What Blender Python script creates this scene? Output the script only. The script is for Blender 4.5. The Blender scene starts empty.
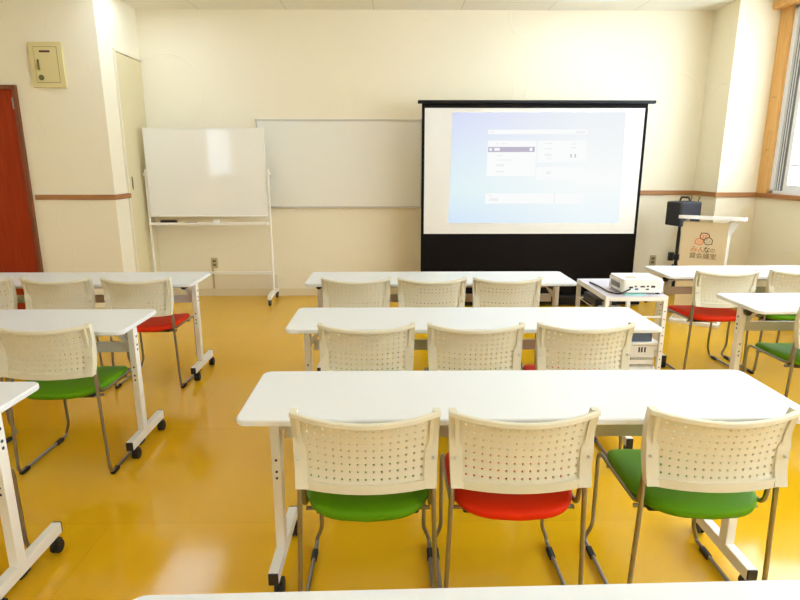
import bpy, bmesh, math, random
from math import sin, cos, pi, radians as R
from mathutils import Vector, Matrix

random.seed(7)
S = bpy.context.scene
COL = S.collection

# ------------------------------------------------------------------ materials
def srgb(r, g, b):
    def f(c):
        c /= 255.0
        return c / 12.92 if c <= 0.04045 else ((c + 0.055) / 1.055) ** 2.4
    return (f(r), f(g), f(b), 1.0)

def mat(name, col, rough=0.5, metal=0.0, spec=0.5, noise=0.0, nscale=30.0, bump=0.0, coat=0.0):
    m = bpy.data.materials.new(name)
    m.use_nodes = True
    nt = m.node_tree
    p = nt.nodes['Principled BSDF']
    p.inputs['Base Color'].default_value = col
    p.inputs['Roughness'].default_value = rough
    p.inputs['Metallic'].default_value = metal
    p.inputs['Specular IOR Level'].default_value = spec
    p.inputs['Coat Weight'].default_value = coat
    if noise or bump:
        tc = nt.nodes.new('ShaderNodeTexCoord')
        n = nt.nodes.new('ShaderNodeTexNoise')
        n.inputs['Scale'].default_value = nscale
        n.inputs['Detail'].default_value = 4
        nt.links.new(tc.outputs['Object'], n.inputs['Vector'])
        if noise:
            mx = nt.nodes.new('ShaderNodeMix'); mx.data_type = 'RGBA'
            mx.inputs['A'].default_value = tuple(c * (1 - noise) for c in col[:3]) + (1,)
            mx.inputs['B'].default_value = tuple(min(1, c * (1 + noise)) for c in col[:3]) + (1,)
            nt.links.new(n.outputs['Fac'], mx.inputs['Factor'])
            nt.links.new(mx.outputs['Result'], p.inputs['Base Color'])
        if bump:
            b = nt.nodes.new('ShaderNodeBump')
            b.inputs['Strength'].default_value = bump
            b.inputs['Distance'].default_value = 0.01
            nt.links.new(n.outputs['Fac'], b.inputs['Height'])
            nt.links.new(b.outputs['Normal'], p.inputs['Normal'])
    return m

def emis(name, col, strength):
    m = bpy.data.materials.new(name); m.use_nodes = True
    nt = m.node_tree; nt.nodes.clear()
    o = nt.nodes.new('ShaderNodeOutputMaterial'); e = nt.nodes.new('ShaderNodeEmission')
    e.inputs['Color'].default_value = col; e.inputs['Strength'].default_value = strength
    nt.links.new(e.outputs[0], o.inputs[0])
    return m

def plaster(name, col):
    """trowelled plaster: fine grain plus faint sweeping trowel arcs, in relief only"""
    m = mat(name, col, 0.75, spec=0.3)
    nt = m.node_tree; N = nt.nodes; L = nt.links
    p = N['Principled BSDF']
    g = N.new('ShaderNodeNewGeometry')
    n1 = N.new('ShaderNodeTexNoise'); n1.inputs['Scale'].default_value = 55; n1.inputs['Detail'].default_value = 5
    L.new(g.outputs['Position'], n1.inputs['Vector'])
    v = N.new('ShaderNodeTexVoronoi'); v.inputs['Scale'].default_value = 1.1
    L.new(g.outputs['Position'], v.inputs['Vector'])
    sub = N.new('ShaderNodeMath'); sub.operation = 'SUBTRACT'; sub.inputs[1].default_value = 0.42
    L.new(v.outputs['Distance'], sub.inputs[0])
    ab = N.new('ShaderNodeMath'); ab.operation = 'ABSOLUTE'; L.new(sub.outputs[0], ab.inputs[0])
    mr = N.new('ShaderNodeMapRange'); mr.inputs['From Min'].default_value = 0.0; mr.inputs['From Max'].default_value = 0.012
    mr.inputs['To Min'].default_value = 1; mr.inputs['To Max'].default_value = 0
    L.new(ab.outputs[0], mr.inputs['Value'])
    n2 = N.new('ShaderNodeTexNoise'); n2.inputs['Scale'].default_value = 1.7
    L.new(g.outputs['Position'], n2.inputs['Vector'])
    gt = N.new('ShaderNodeMath'); gt.operation = 'GREATER_THAN'; gt.inputs[1].default_value = 0.52
    L.new(n2.outputs['Fac'], gt.inputs[0])
    mu = N.new('ShaderNodeMath'); mu.operation = 'MULTIPLY'; L.new(mr.outputs[0], mu.inputs[0]); L.new(gt.outputs[0], mu.inputs[1])
    ad = N.new('ShaderNodeMath'); ad.operation = 'MULTIPLY_ADD'; ad.inputs[1].default_value = 1.6
    L.new(mu.outputs[0], ad.inputs[0]); L.new(n1.outputs['Fac'], ad.inputs[2])
    b = N.new('ShaderNodeBump'); b.inputs['Strength'].default_value = 0.22; b.inputs['Distance'].default_value = 0.006
    L.new(ad.outputs[0], b.inputs['Height']); L.new(b.outputs['Normal'], p.inputs['Normal'])
    return m

def seamed(name, col, seam, bw, rh, rough, mortar, off=(0, 0), spec=0.5, var=0.03, bumpn=0.0, rotz=0.0):
    """sheet material with thin seams (brick texture on world position)"""
    m = mat(name, col, rough, spec=spec)
    nt = m.node_tree; N = nt.nodes; L = nt.links
    p = N['Principled BSDF']
    g = N.new('ShaderNodeNewGeometry')
    mp = N.new('ShaderNodeMapping'); mp.inputs['Location'].default_value = (off[0], off[1], 0)
    mp.inputs['Rotation'].default_value = (0, 0, rotz)
    L.new(g.outputs['Position'], mp.inputs['Vector'])
    br = N.new('ShaderNodeTexBrick')
    br.offset = 0.5
    br.inputs['Scale'].default_value = 1
    br.inputs['Brick Width'].default_value = bw
    br.inputs['Row Height'].default_value = rh
    br.inputs['Mortar Size'].default_value = mortar
    br.inputs['Mortar Smooth'].default_value = 0.4
    br.inputs['Color1'].default_value = tuple(c * (1 - var) for c in col[:3]) + (1,)
    br.inputs['Color2'].default_value = tuple(min(1, c * (1 + var)) for c in col[:3]) + (1,)
    br.inputs['Mortar'].default_value = seam
    L.new(mp.outputs['Vector'], br.inputs['Vector'])
    n = N.new('ShaderNodeTexNoise'); n.inputs['Scale'].default_value = 1.3; n.inputs['Detail'].default_value = 3
    L.new(g.outputs['Position'], n.inputs['Vector'])
    mx = N.new('ShaderNodeMix'); mx.data_type = 'RGBA'; mx.blend_type = 'MULTIPLY'
    mr = N.new('ShaderNodeMapRange'); mr.inputs['To Min'].default_value = 1 - 2 * var; mr.inputs['To Max'].default_value = 1 + 2 * var
    L.new(n.outputs['Fac'], mr.inputs['Value'])
    L.new(br.outputs['Color'], mx.inputs['A']); L.new(mr.outputs[0], mx.inputs['B']); mx.inputs['Factor'].default_value = 1
    L.new(mx.outputs['Result'], p.inputs['Base Color'])
    if bumpn:
        n2 = N.new('ShaderNodeTexNoise'); n2.inputs['Scale'].default_value = 9; n2.inputs['Detail'].default_value = 3
        L.new(mp.outputs['Vector'], n2.inputs['Vector'])
        b = N.new('ShaderNodeBump'); b.inputs['Strength'].default_value = bumpn; b.inputs['Distance'].default_value = 0.004
        L.new(n2.outputs['Fac'], b.inputs['Height']); L.new(b.outputs['Normal'], p.inputs['Normal'])
    return m

def wood(name, c1, c2, scale=6.0, rough=0.45, axis='Z'):
    m = mat(name, c1, rough)
    nt = m.node_tree; N = nt.nodes; L = nt.links
    tc = N.new('ShaderNodeTexCoord'); mp = N.new('ShaderNodeMapping')
    s = {'Z': (14, 14, 1), 'Y': (14, 1, 14), 'X': (1, 14, 14)}[axis]
    mp.inputs['Scale'].default_value = s
    n = N.new('ShaderNodeTexNoise'); n.inputs['Scale'].default_value = scale; n.inputs['Detail'].default_value = 5
    n.inputs['Distortion'].default_value = 0.6
    cr = N.new('ShaderNodeValToRGB')
    cr.color_ramp.elements[0].position = 0.3; cr.color_ramp.elements[0].color = c1
    cr.color_ramp.elements[1].position = 0.75; cr.color_ramp.elements[1].color = c2
    L.new(tc.outputs['Object'], mp.inputs['Vector']); L.new(mp.outputs[0], n.inputs['Vector'])
    L.new(n.outputs['Fac'], cr.inputs['Fac']); L.new(cr.outputs['Color'], N['Principled BSDF'].inputs['Base Color'])
    return m

def glass_pane(name):
    m = bpy.data.materials.new(name); m.use_nodes = True
    nt = m.node_tree; nt.nodes.clear(); N = nt.nodes; L = nt.links
    o = N.new('ShaderNodeOutputMaterial'); mx = N.new('ShaderNodeMixShader')
    t = N.new('ShaderNodeBsdfTransparent'); gl = N.new('ShaderNodeBsdfGlossy'); gl.inputs['Roughness'].default_value = 0.02
    lw = N.new('ShaderNodeLayerWeight'); lw.inputs['Blend'].default_value = 0.5
    pw = N.new('ShaderNodeMath'); pw.operation = 'POWER'; pw.inputs[1].default_value = 5
    fr = N.new('ShaderNodeMath'); fr.operation = 'MULTIPLY_ADD'; fr.inputs[1].default_value = 0.6; fr.inputs[2].default_value = 0.03
    L.new(lw.outputs['Facing'], pw.inputs[0]); L.new(pw.outputs[0], fr.inputs[0])
    L.new(fr.outputs[0], mx.inputs[0]); L.new(t.outputs[0], mx.inputs[1]); L.new(gl.outputs[0], mx.inputs[2])
    L.new(mx.outputs[0], o.inputs[0])
    return m

M = {}
M['wall'] = plaster('cream_plaster', srgb(245, 234, 206))
M['ceiling'] = seamed('ceiling_board', srgb(240, 234, 218), srgb(205, 196, 176), 1.82, 0.91, 0.85, 0.004, off=(0.75, 0.2), var=0.01, rotz=pi / 2)
M['floor'] = seamed('ochre_vinyl', srgb(230, 176, 24), srgb(216, 162, 22), 1.8, 0.9, 0.13, 0.0018, off=(0.3, 0.55), spec=0.5, var=0.035, bumpn=0.03)
M['baseboard'] = mat('cream_vinyl_base', srgb(232, 216, 176), 0.5, noise=0.02)
M['cabinet_door'] = mat('cream_painted_steel', srgb(226, 211, 166), 0.42, noise=0.015, nscale=3)
M['duct'] = mat('cream_duct_plastic', srgb(236, 224, 196), 0.5, noise=0.01)
M['door_wood'] = wood('red_brown_door', srgb(148, 44, 2), srgb(166, 56, 6), 3.0, 0.5)
M['door_wood'].node_tree.nodes['Principled BSDF'].inputs['Specular IOR Level'].default_value = 0.2
M['door_frame'] = wood('dark_door_frame', srgb(112, 58, 26), srgb(134, 74, 36), 5.0, 0.45)
M['rail_wood'] = wood('brown_rail_wood', srgb(158, 104, 54), srgb(188, 132, 74), 4.0, 0.45, 'X')
M['rail_wood_y'] = wood('brown_rail_wood_long', srgb(150, 92, 42), srgb(186, 126, 66), 4.0, 0.45, 'Y')
M['jamb_wood'] = wood('honey_jamb_wood', srgb(214, 160, 84), srgb(232, 184, 110), 4.0, 0.45)
M['alu_white'] = mat('white_sash', srgb(236, 236, 236), 0.4, noise=0.01)
M['alu_grey'] = mat('grey_sash', srgb(118, 118, 122), 0.4, metal=0.3, noise=0.03)
M['glass'] = glass_pane('window_glass')
M['table_top'] = mat('white_laminate', srgb(228, 228, 224), 0.32, noise=0.008, nscale=4)
M['table_edge'] = mat('cream_edge_band', srgb(226, 214, 186), 0.5, noise=0.01)
M['white_steel'] = mat('white_powder_steel', srgb(240, 234, 220), 0.38, noise=0.01)
M['grey_steel'] = mat('silver_grey_steel', srgb(206, 202, 194), 0.38, metal=0.15, noise=0.02)
M['black'] = mat('black_plastic', srgb(30, 27, 26), 0.45, noise=0.1)
M['rubber'] = mat('black_rubber', srgb(26, 24, 23), 0.6, noise=0.1)
M['chrome'] = mat('chrome_tube', srgb(150, 146, 142), 0.3, metal=1.0, noise=0.02)
M['chair_plastic'] = mat('cream_chair_plastic', srgb(222, 214, 187), 0.45, noise=0.015, nscale=8, bump=0.03)
M['seat_green'] = mat('green_vinyl', srgb(92, 146, 4), 0.55, spec=0.15, noise=0.04, nscale=60, bump=0.06)
M['seat_red'] = mat('red_vinyl', srgb(226, 46, 6), 0.55, spec=0.15, noise=0.04, nscale=60, bump=0.06)
M['seat_pan'] = mat('dark_seat_pan', srgb(48, 42, 38), 0.5, noise=0.05)
M['board'] = mat('whiteboard_enamel', srgb(240, 235, 222), 0.05, noise=0.008, nscale=2)
M['board_wall'] = mat('grey_whiteboard_enamel', srgb(240, 236, 222), 0.15, noise=0.008, nscale=2)
M['alu'] = mat('aluminium_trim', srgb(206, 202, 194), 0.3, metal=0.6, noise=0.02)
M['screen_white'] = mat('matte_screen_fabric', srgb(234, 230, 221), 0.8, noise=0.006, nscale=3)
M['screen_black'] = mat('black_screen_fabric', srgb(16, 10, 8), 0.6, spec=0.12, noise=0.06, nscale=6)
M['screen_case'] = mat('black_screen_case', srgb(14, 11, 11), 0.4, spec=0.3, noise=0.05)
M['outlet'] = mat('beige_outlet', srgb(196, 182, 140), 0.5, noise=0.02)
M['outlet_slot'] = mat('outlet_slot', srgb(120, 108, 80), 0.6, noise=0.02)
M['box_paint'] = mat('cream_box_paint', srgb(224, 208, 150), 0.42, noise=0.015, nscale=6)
M['box_line'] = mat('box_gap', srgb(140, 120, 66), 0.6, noise=0.03)
M['maroon'] = mat('maroon_plate', srgb(86, 34, 40), 0.5, noise=0.05)
M['lock'] = mat('olive_lock', srgb(120, 116, 70), 0.35, metal=0.5, noise=0.05)
M['lectern_face'] = mat('cream_lectern_board', srgb(226, 208, 170), 0.5, noise=0.012, nscale=5)
M['lectern_white'] = mat('white_lectern_board', srgb(246, 242, 234), 0.4, noise=0.008)
M['logo_orange'] = mat('logo_orange', srgb(222, 122, 74), 0.6, noise=0.02)
M['logo_red'] = mat('logo_red_brown', srgb(120, 36, 24), 0.6, noise=0.02)
M['logo_dark'] = mat('logo_dark_brown', srgb(70, 42, 30), 0.6, noise=0.02)
M['logo_tan'] = mat('logo_tan', srgb(150, 118, 82), 0.6, noise=0.02)
M['logo_fill_a'] = mat('logo_fill_peach', srgb(236, 190, 150), 0.6, noise=0.02)
M['logo_fill_b'] = mat('logo_fill_pale', srgb(226, 210, 170), 0.6, noise=0.02)
M['speaker'] = mat('black_speaker_box', srgb(30, 28, 34), 0.55, noise=0.08, nscale=200, bump=0.05)
M['speaker_side'] = mat('grey_speaker_side', srgb(48, 49, 56), 0.5, noise=0.05)
M['projector'] = mat('white_projector_shell', srgb(240, 236, 226), 0.4, noise=0.008)
M['port'] = mat('dark_port', srgb(46, 44, 44), 0.5, noise=0.05)
M['port_blue'] = mat('blue_port', srgb(60, 90, 150), 0.5, noise=0.05)
M['teal'] = mat('pale_teal_card', srgb(150, 206, 196), 0.55, noise=0.02)
M['cart_top'] = mat('lavender_grey_laminate', srgb(214, 206, 214), 0.3, noise=0.01)
M['basket'] = mat('white_basket_plastic', srgb(232, 226, 212), 0.5, noise=0.01)
M['blue_grey'] = mat('blue_grey_cloth', srgb(84, 92, 104), 0.8, noise=0.12, nscale=25, bump=0.2)
M['paper'] = mat('white_paper', srgb(240, 236, 226), 0.7, noise=0.01)
M['brass'] = mat('brass_hook', srgb(214, 172, 104), 0.3, metal=0.6, noise=0.03)
M['lamp'] = emis('lamp_diffuser', (0.725, 0.89, 1.07, 1), 5.0)
M['marker_red'] = mat('brown_marker', srgb(120, 70, 60), 0.5, noise=0.05)

# ------------------------------------------------------------------ mesh helpers
class MB:
    def __init__(self):
        self.v = []; self.f = []; self.mi = []; self.cur = 0
    def add(self, vs, fs):
        o = len(self.v)
        self.v += [tuple(p) for p in vs]
        self.f += [tuple(i + o for i in f) for f in fs]
        self.mi += [self.cur] * len(fs)
        return self
    def slot(self, i):
        self.cur = i; return self
    def box(self, x0, y0, z0, x1, y1, z1, bev=0.0, mtx=None, seg=2):
        bm = bmesh.new()
        bmesh.ops.create_cube(bm, size=1)
        for v in bm.verts:
            v.co = Vector(((x0 + x1) / 2 + v.co.x * (x1 - x0), (y0 + y1) / 2 + v.co.y * (y1 - y0), (z0 + z1) / 2 + v.co.z * (z1 - z0)))
        if bev > 0:
            bmesh.ops.bevel(bm, geom=list(bm.edges), offset=bev, segments=seg, profile=0.5, affect='EDGES')
        self.bm(bm, mtx)
        return self
    def bm(self, bm, mtx=None):
        bm.verts.index_update()
        vs = [(mtx @ v.co) if mtx else v.co.copy() for v in bm.verts]
        self.add(vs, [[v.index for v in f.verts] for f in bm.faces])
        bm.free()
    def cyl(self, p0, p1, r0, r1=None, n=14, caps=True):
        p0 = Vector(p0); p1 = Vector(p1); r1 = r0 if r1 is None else r1
        d = (p1 - p0).normalized()
        a = d.orthogonal().normalized(); b = d.cross(a)
        vs = []
        for (p, r) in ((p0, r0), (p1, r1)):
            for k in range(n):
                t = 2 * pi * k / n
                vs.append(p + a * (r * cos(t)) + b * (r * sin(t)))
        fs = [(k, (k + 1) % n, n + (k + 1) % n, n + k) for k in range(n)]
        if caps:
            fs += [tuple(range(n - 1, -1, -1)), tuple(range(n, 2 * n))]
        return self.add(vs, fs)
    def lathe(self, prof, origin, axis='Z', n=20):
        """prof: list of (r, h)"""
        o = Vector(origin); vs = []; fs = []
        for (r, h) in prof:
            for k in range(n):
                t = 2 * pi * k / n
                c, s = r * cos(t), r * sin(t)
                vs.append(o + (Vector((c, s, h)) if axis == 'Z' else Vector((h, c, s)) if axis == 'X' else Vector((s, h, c))))
        for i in range(len(prof) - 1):
            for k in range(n):
                fs.append((i * n + k, i * n + (k + 1) % n, (i + 1) * n + (k + 1) % n, (i + 1) * n + k))
        fs.append(tuple(range(n - 1, -1, -1)))
        fs.append(tuple((len(prof) - 1) * n + k for k in range(n)))
        return self.add(vs, fs)
    def tube(self, pts, r, n=8, closed=False):
        return self.sweep(pts, [(r * cos(2 * pi * k / n), r * sin(2 * pi * k / n)) for k in range(n)], closed)
    def sweep(self, pts, prof, closed=False, up=None):
        pts = [Vector(p) for p in pts]; N = len(pts); n = len(prof)
        tan = []
        for i in range(N):
            if closed:
                t = pts[(i + 1) % N] - pts[i - 1]
            else:
                t = pts[min(i + 1, N - 1)] - pts[max(i - 1, 0)]
            tan.append(t.normalized())
        a = Vector(up) if up is not None else tan[0].orthogonal()
        vs = []; a0 = None
        for i in range(N):
            t = tan[i]
            if up is not None: a = Vector(up)
            a = (a - t * a.dot(t)).normalized()
            b = t.cross(a)
            for (p, q) in prof:
                vs.append(pts[i] + a * p + b * q)
        fs = []
        for i in range(N if closed else N - 1):
            j = (i + 1) % N
            for k in range(n):
                fs.append((i * n + k, i * n + (k + 1) % n, j * n + (k + 1) % n, j * n + k))
        if not closed:
            fs.append(tuple(range(n - 1, -1, -1)))
            fs.append(tuple((N - 1) * n + k for k in range(n)))
        return self.add(vs, fs)
    def prism(self, outline, z0, z1, mtx=None):
        """outline: list of (x, y)"""
        n = len(outline)
        vs = [Vector((x, y, z0)) for x, y in outline] + [Vector((x, y, z1)) for x, y in outline]
        if mtx: vs = [mtx @ v for v in vs]
        fs = [(k, (k + 1) % n, n + (k + 1) % n, n + k) for k in range(n)]
        fs += [tuple(range(n - 1, -1, -1)), tuple(range(n, 2 * n))]
        return self.add(vs, fs)
    def build(self, name, mats, parent=None, smooth=True, ang=40):
        me = bpy.data.meshes.new(name)
        me.from_pydata(self.v, [], self.f)
        for m in (mats if isinstance(mats, (list, tuple)) else [mats]):
            me.materials.append(m)
        for p, i in zip(me.polygons, self.mi):
            p.material_index = i
        bm = bmesh.new(); bm.from_mesh(me)
        bmesh.ops.recalc_face_normals(bm, faces=bm.faces)
        bm.to_mesh(me); bm.free()
        if smooth:
            me.shade_smooth()
            me.set_sharp_from_angle(angle=R(ang))
        o = bpy.data.objects.new(name, me)
        if smooth:
            wn = o.modifiers.new('weighted_normal', 'WEIGHTED_NORMAL'); wn.keep_sharp = True; wn.weight = 100
        COL.objects.link(o)
        if parent: o.parent = parent
        return o

def fillet(pts, rad, n=5):
    """round the inner corners of a polyline"""
    pts = [Vector(p) for p in pts]
    out = [pts[0]]
    for i in range(1, len(pts) - 1):
        r = rad[i] if isinstance(rad, (list, tuple)) else rad
        a = (pts[i - 1] - pts[i]); b = (pts[i + 1] - pts[i])
        r = min(r, a.length * 0.49, b.length * 0.49)
        a.normalize(); b.normalize()
        p0 = pts[i] + a * r; p2 = pts[i] + b * r
        for k in range(n + 1):
            t = k / n
            out.append(p0 * (1 - t) ** 2 + pts[i] * (2 * t * (1 - t)) + p2 * t * t)
    out.append(pts[-1])
    return out

def rrect(w, d, r, n=5, cx=0, cy=0):
    o = []
    for (sx, sy, a0) in ((1, 1, 0), (-1, 1, 90), (-1, -1, 180), (1, -1, 270)):
        for k in range(n + 1):
            a = R(a0 + 90 * k / n)
            o.append((cx + sx * (w / 2 - r) + r * cos(a), cy + sy * (d / 2 - r) + r * sin(a)))
    return o

def empty(name, loc=(0, 0, 0), rz=0.0):
    o = bpy.data.objects.new(name, None)
    o.empty_display_size = 0.1
    COL.objects.link(o)
    o.location = loc; o.rotation_euler = (0, 0, rz)
    return o

def tag(o, label, cat, group=None):
    o['label'] = label; o['category'] = cat
    if group: o['group'] = group
    return o

def struct(o):
    o['kind'] = 'structure'
    return o

def copy_tree(o, parent=None):
    c = o.copy(); COL.objects.link(c)
    if parent: c.parent = parent
    for ch in list(o.children):
        copy_tree(ch, c)
    return c

# ------------------------------------------------------------------ the room
XL, XLN, XR, XW = -4.4, -2.68, 3.37, 3.79       # far left wall, left return, right return, window wall
YB, YLF, YRF, YN = 6.5, 5.62, 6.02, -4.3        # back wall, left column front, right column front, rear wall
H = 3.05
T = 0.15
SILL, HEAD = 1.17, 2.95
WY0, WY1 = -2.6, 5.86                            # opening of the long right-hand window

struct(MB().box(XL - T, YN - T, -0.1, XW + T, YB + T, 0).build('floor', M['floor'], smooth=False))
struct(MB().box(XL - T, YN - T, H, XW + T, YB + T, H + 0.1).build('ceiling', M['ceiling'], smooth=False))
struct(MB().box(XLN, YB, 0, XR, YB + T, H).build('wall_back', M['wall'], smooth=False))
struct(MB().box(XL, YLF, 0, XLN, YB + T, H).build('wall_front_left', M['wall'], smooth=False))
struct(MB().box(XR, YRF, 0, XW + T, YB + T, H).build('wall_front_right', M['wall'], smooth=False))
struct(MB().box(XW, YN, 0, XW + T, YRF, SILL).box(XW, YN, HEAD, XW + T, YRF, H)
       .box(XW, YN, SILL, XW + T, WY0, HEAD).build('wall_right', M['wall'], smooth=False))
LW0, LW1 = -3.9, -1.7                          # window in the left wall, behind the camera
struct(MB().box(XL - T, YN, 0, XL, YB + T, 1.2).box(XL - T, YN, 2.4, XL, YB + T, H)
       .box(XL - T, YN, 1.2, XL, LW0, 2.4).box(XL - T, LW1, 1.2, XL, YB + T, 2.4).build('wall_left', M['wall'], smooth=False))
struct(MB().box(XL, YN - T, 0, XW, YN, H).build('wall_rear', M['wall'], smooth=False))

# baseboards
BH = 0.085
struct(MB().box(XLN + .012, YB - 0.012, 0, XR - .012, YB, BH).build('baseboard_back', M['baseboard'], smooth=False))
struct(MB().box(XL, YLF - 0.012, 0, -3.50, YLF, 0.0851).box(-3.44, YLF - .012, 0, XLN + .012, YLF, BH)
       .box(XLN, YLF, 0, XLN + .012, 5.90, BH).build('baseboard_left', M['baseboard'], smooth=False))
struct(MB().box(XR - .012, YRF, 0, XR, YB, BH).box(XR - .012, YRF - .012, 0, XW - .012, YRF, BH)
       .box(XW - .012, YN, 0, XW, YRF, BH).build('baseboard_right', M['baseboard'], smooth=False))

# wooden chair rail
TZ0, TZ1, TD = 1.15, 1.198, 0.022
def rail(name, boxes, m):
    b = MB()
    for q in boxes: b.box(*q, bev=0.005)
    return struct(b.build(name, m))
rail('trim_1', [(-3.435, YLF - TD, TZ0, XLN + TD, YLF, TZ1)], M['rail_wood'])
rail('trim_2', [(XLN, YLF, TZ0, XLN + TD, 5.925, TZ1)], M['rail_wood_y'])
rail('trim_3', [(0.36, YB - TD, TZ0, XR, YB, TZ1)], M['rail_wood'])
rail('trim_4', [(XR - TD, YRF, TZ0, XR, YB - TD, TZ1)], M['rail_wood_y'])
rail('trim_5', [(XR - TD, YRF - TD, TZ0, XW, YRF, TZ1)], M['rail_wood'])

# wooden door at the far left
d = struct(empty('door_1', (-3.9, YLF, 0)))
MB().box(-4.33 + 3.9, -0.02, 0.0, -3.50 + 3.9, 0.0, 2.155, 0.004).build('door_leaf', M['door_wood'], d)
MB().box(-4.37 + 3.9, -0.035, 0, -4.33 + 3.9, 0, 2.19, 0.004).box(-3.50 + 3.9, -0.035, 0, -3.465 + 3.9, 0, 2.19, 0.004)\
    .box(-4.33 + 3.9, -0.035, 2.155, -3.50 + 3.9, 0, 2.19, 0.004).build('door_frame', M['door_frame'], d)
for z in (1.98, 0.25):
    MB().box(-3.515 + 3.9, -0.03, z, -3.502 + 3.9, -0.018, z + 0.1, 0.003).cyl((-3.502 + 3.9, -0.03, z), (-3.502 + 3.9, -0.03, z + .1), 0.006).build('hinge', M['chrome'], d)

# flush cream door in the left return wall
d = struct(empty('door_2', (XLN, 6.2, 0)))
MB().box(0, -0.28, 0.03, 0.012, 0.285, 2.535, 0.003).build('door_leaf', M['cabinet_door'], d)
MB().box(0, -0.31, 0, 0.02, -0.285, 2.565, 0.003).box(0, -0.285, 2.54, 0.02, 0.295, 2.565, 0.003).build('door_frame', M['duct'], d)
MB().box(0.012, -0.215, 1.23, 0.017, -0.195, 1.36, 0.002).box(0.017, -0.21, 1.25, 0.021, -0.2, 1.34, 0.001).build('pull_handle', M['lock'], d)

# long window on the right
w = struct(empty('window_1', (XW, 3.1, 0)))
def wy(y): return y - 3.1
MB().box(-0.012, wy(WY1), SILL + 0.02, 0.13, wy(YRF), HEAD, 0.004).build('wood_jamb', M['jamb_wood'], w)
MB().box(-0.10, wy(WY0 - .1), HEAD - 0.005, 0.13, wy(YRF), HEAD + 0.07, 0.006).build('wood_head', M['jamb_wood'], w)
MB().box(-0.03, wy(WY0 - .1), SILL - 0.02, 0.13, wy(YRF), SILL + 0.025, 0.006).build('wood_sill', M['rail_wood_y'], w)
MB().box(-0.012, wy(WY0 - .1), SILL + .02, 0.13, wy(WY0), HEAD, 0.004).build('wood_jamb', M['jamb_wood'], w)
# white outer sash frame
f = MB()
f.box(0.02, wy(5.80), SILL + .025, 0.12, wy(WY1), HEAD, 0.003)
f.box(0.02, wy(WY0), SILL + .025, 0.12, wy(WY1), SILL + .055, 0.003)
f.box(0.02, wy(WY0), HEAD - .035, 0.12, wy(WY1), HEAD - .005, 0.003)
f.box(0.02, wy(WY0), SILL + .025, 0.12, wy(WY0 + .05), HEAD, 0.003)
f.build('sash_frame', M['alu_white'], w)
MB().box(0.045, wy(5.69), SILL + .055, 0.11, wy(5.80), HEAD - .035, 0.003).build('sash_track', M['alu_grey'], w)
for y in (5.73, 5.765):
    MB().box(0.036, wy(y), SILL + .055, 0.0445, wy(y + .008), HEAD - .035, 0.001).build('track_rib', M['alu_white'], w)
edges = [WY0 + .05, -.9, .75, 2.4, 4.05, 5.69]
for i in range(5):
    y0, y1 = wy(edges[i]), wy(edges[i + 1])
    x0 = 0.04 if i % 2 == 0 else 0.075
    s = MB()
    z0, z1 = SILL + .055, HEAD - .035
    s.box(x0, y0, z0, x0 + .03, y0 + .05, z1, 0.003).box(x0, y1 - .055, z0, x0 + .03, y1, z1, 0.003)
    s.box(x0, y0 + .05, z0, x0 + .03, y1 - .055, z0 + .06, 0.003).box(x0, y0 + .05, z1 - .05, x0 + .03, y1 - .055, z1, 0.003)
    s.box(x0 + .005, y0 + .05, 2.05, x0 + .025, y1 - .055, 2.08, 0.002)
    s.box(x0 + .005, y0 + .05, 1.46, x0 + .025, y1 - .055, 1.48, 0.002)
    so = s.build('sash', M['alu_white'], w)
    MB().box(x0 + .012, y0 + .05, z0 + .06, x0 + .018, y1 - .055, z1 - .05).build('pane', M['glass'], so, smooth=False)
for z in (2.13, 1.80, 1.63):
    hk = MB().lathe([(0.012, 0), (0.012, -0.004), (0.006, -0.006), (0.005, -0.02), (0.009, -0.024), (0.009, -0.03), (0.004, -0.033)], (-0.012, wy(5.92), z), 'X')
    hk.tube([(-0.03, wy(5.92), z), (-0.04, wy(5.92) - .004, z - .012), (-0.046, wy(5.92) - .004, z - .002)], 0.003, 6)
    hk.build('hook', M['brass'], w)
# window at the left rear (seen only as a reflection in the whiteboard)
w2 = struct(empty('window_2', (XL, (LW0 + LW1) / 2, 0)))
hw2 = (LW1 - LW0) / 2
f = MB()
f.box(-0.1, -hw2, 1.2, -0.04, -hw2 + .05, 2.4).box(-0.1, hw2 - .05, 1.2, -0.04, hw2, 2.4)
f.box(-0.1, -hw2 + .05, 1.2, -0.04, hw2 - .05, 1.25).box(-0.1, -hw2 + .05, 2.35, -0.04, hw2 - .05, 2.4)
f.box(-0.1, -.03, 1.25, -0.04, .03, 2.35)
f.build('sash', M['alu_white'], w2, smooth=False)
MB().box(-0.075, -hw2 + .05, 1.25, -0.07, -.03, 2.35).build('pane', M['glass'], w2, smooth=False)
MB().box(-0.075, .03, 1.25, -0.07, hw2 - .05, 2.35).build('pane', M['glass'], w2, smooth=False)

# ceiling light panels
def light_panel(x, y, label):
    t = empty('ceiling_light', (x, y, H))
    tag(t, label, 'ceiling light', 'recessed ceiling light panels')
    MB().box(-.33, -.63, -.03, -.30, .63, 0, .003).box(.30, -.63, -.03, .33, .63, 0, .003)\
        .box(-.30, -.63, -.03, .30, -.60, 0, .003).box(-.30, .60, -.03, .30, .63, 0, .003).build('frame', M['alu_white'], t)
    MB().box(-.30, -.60, -.022, .30, .60, -.012).build('diffuser', M['lamp'], t, smooth=False)
    return t
for x in (-2.3, 1.9):
    for y in (5.4, 2.1, -1.2):
        light_panel(x, y, 'white framed rectangular light panel set in the ceiling')

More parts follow.
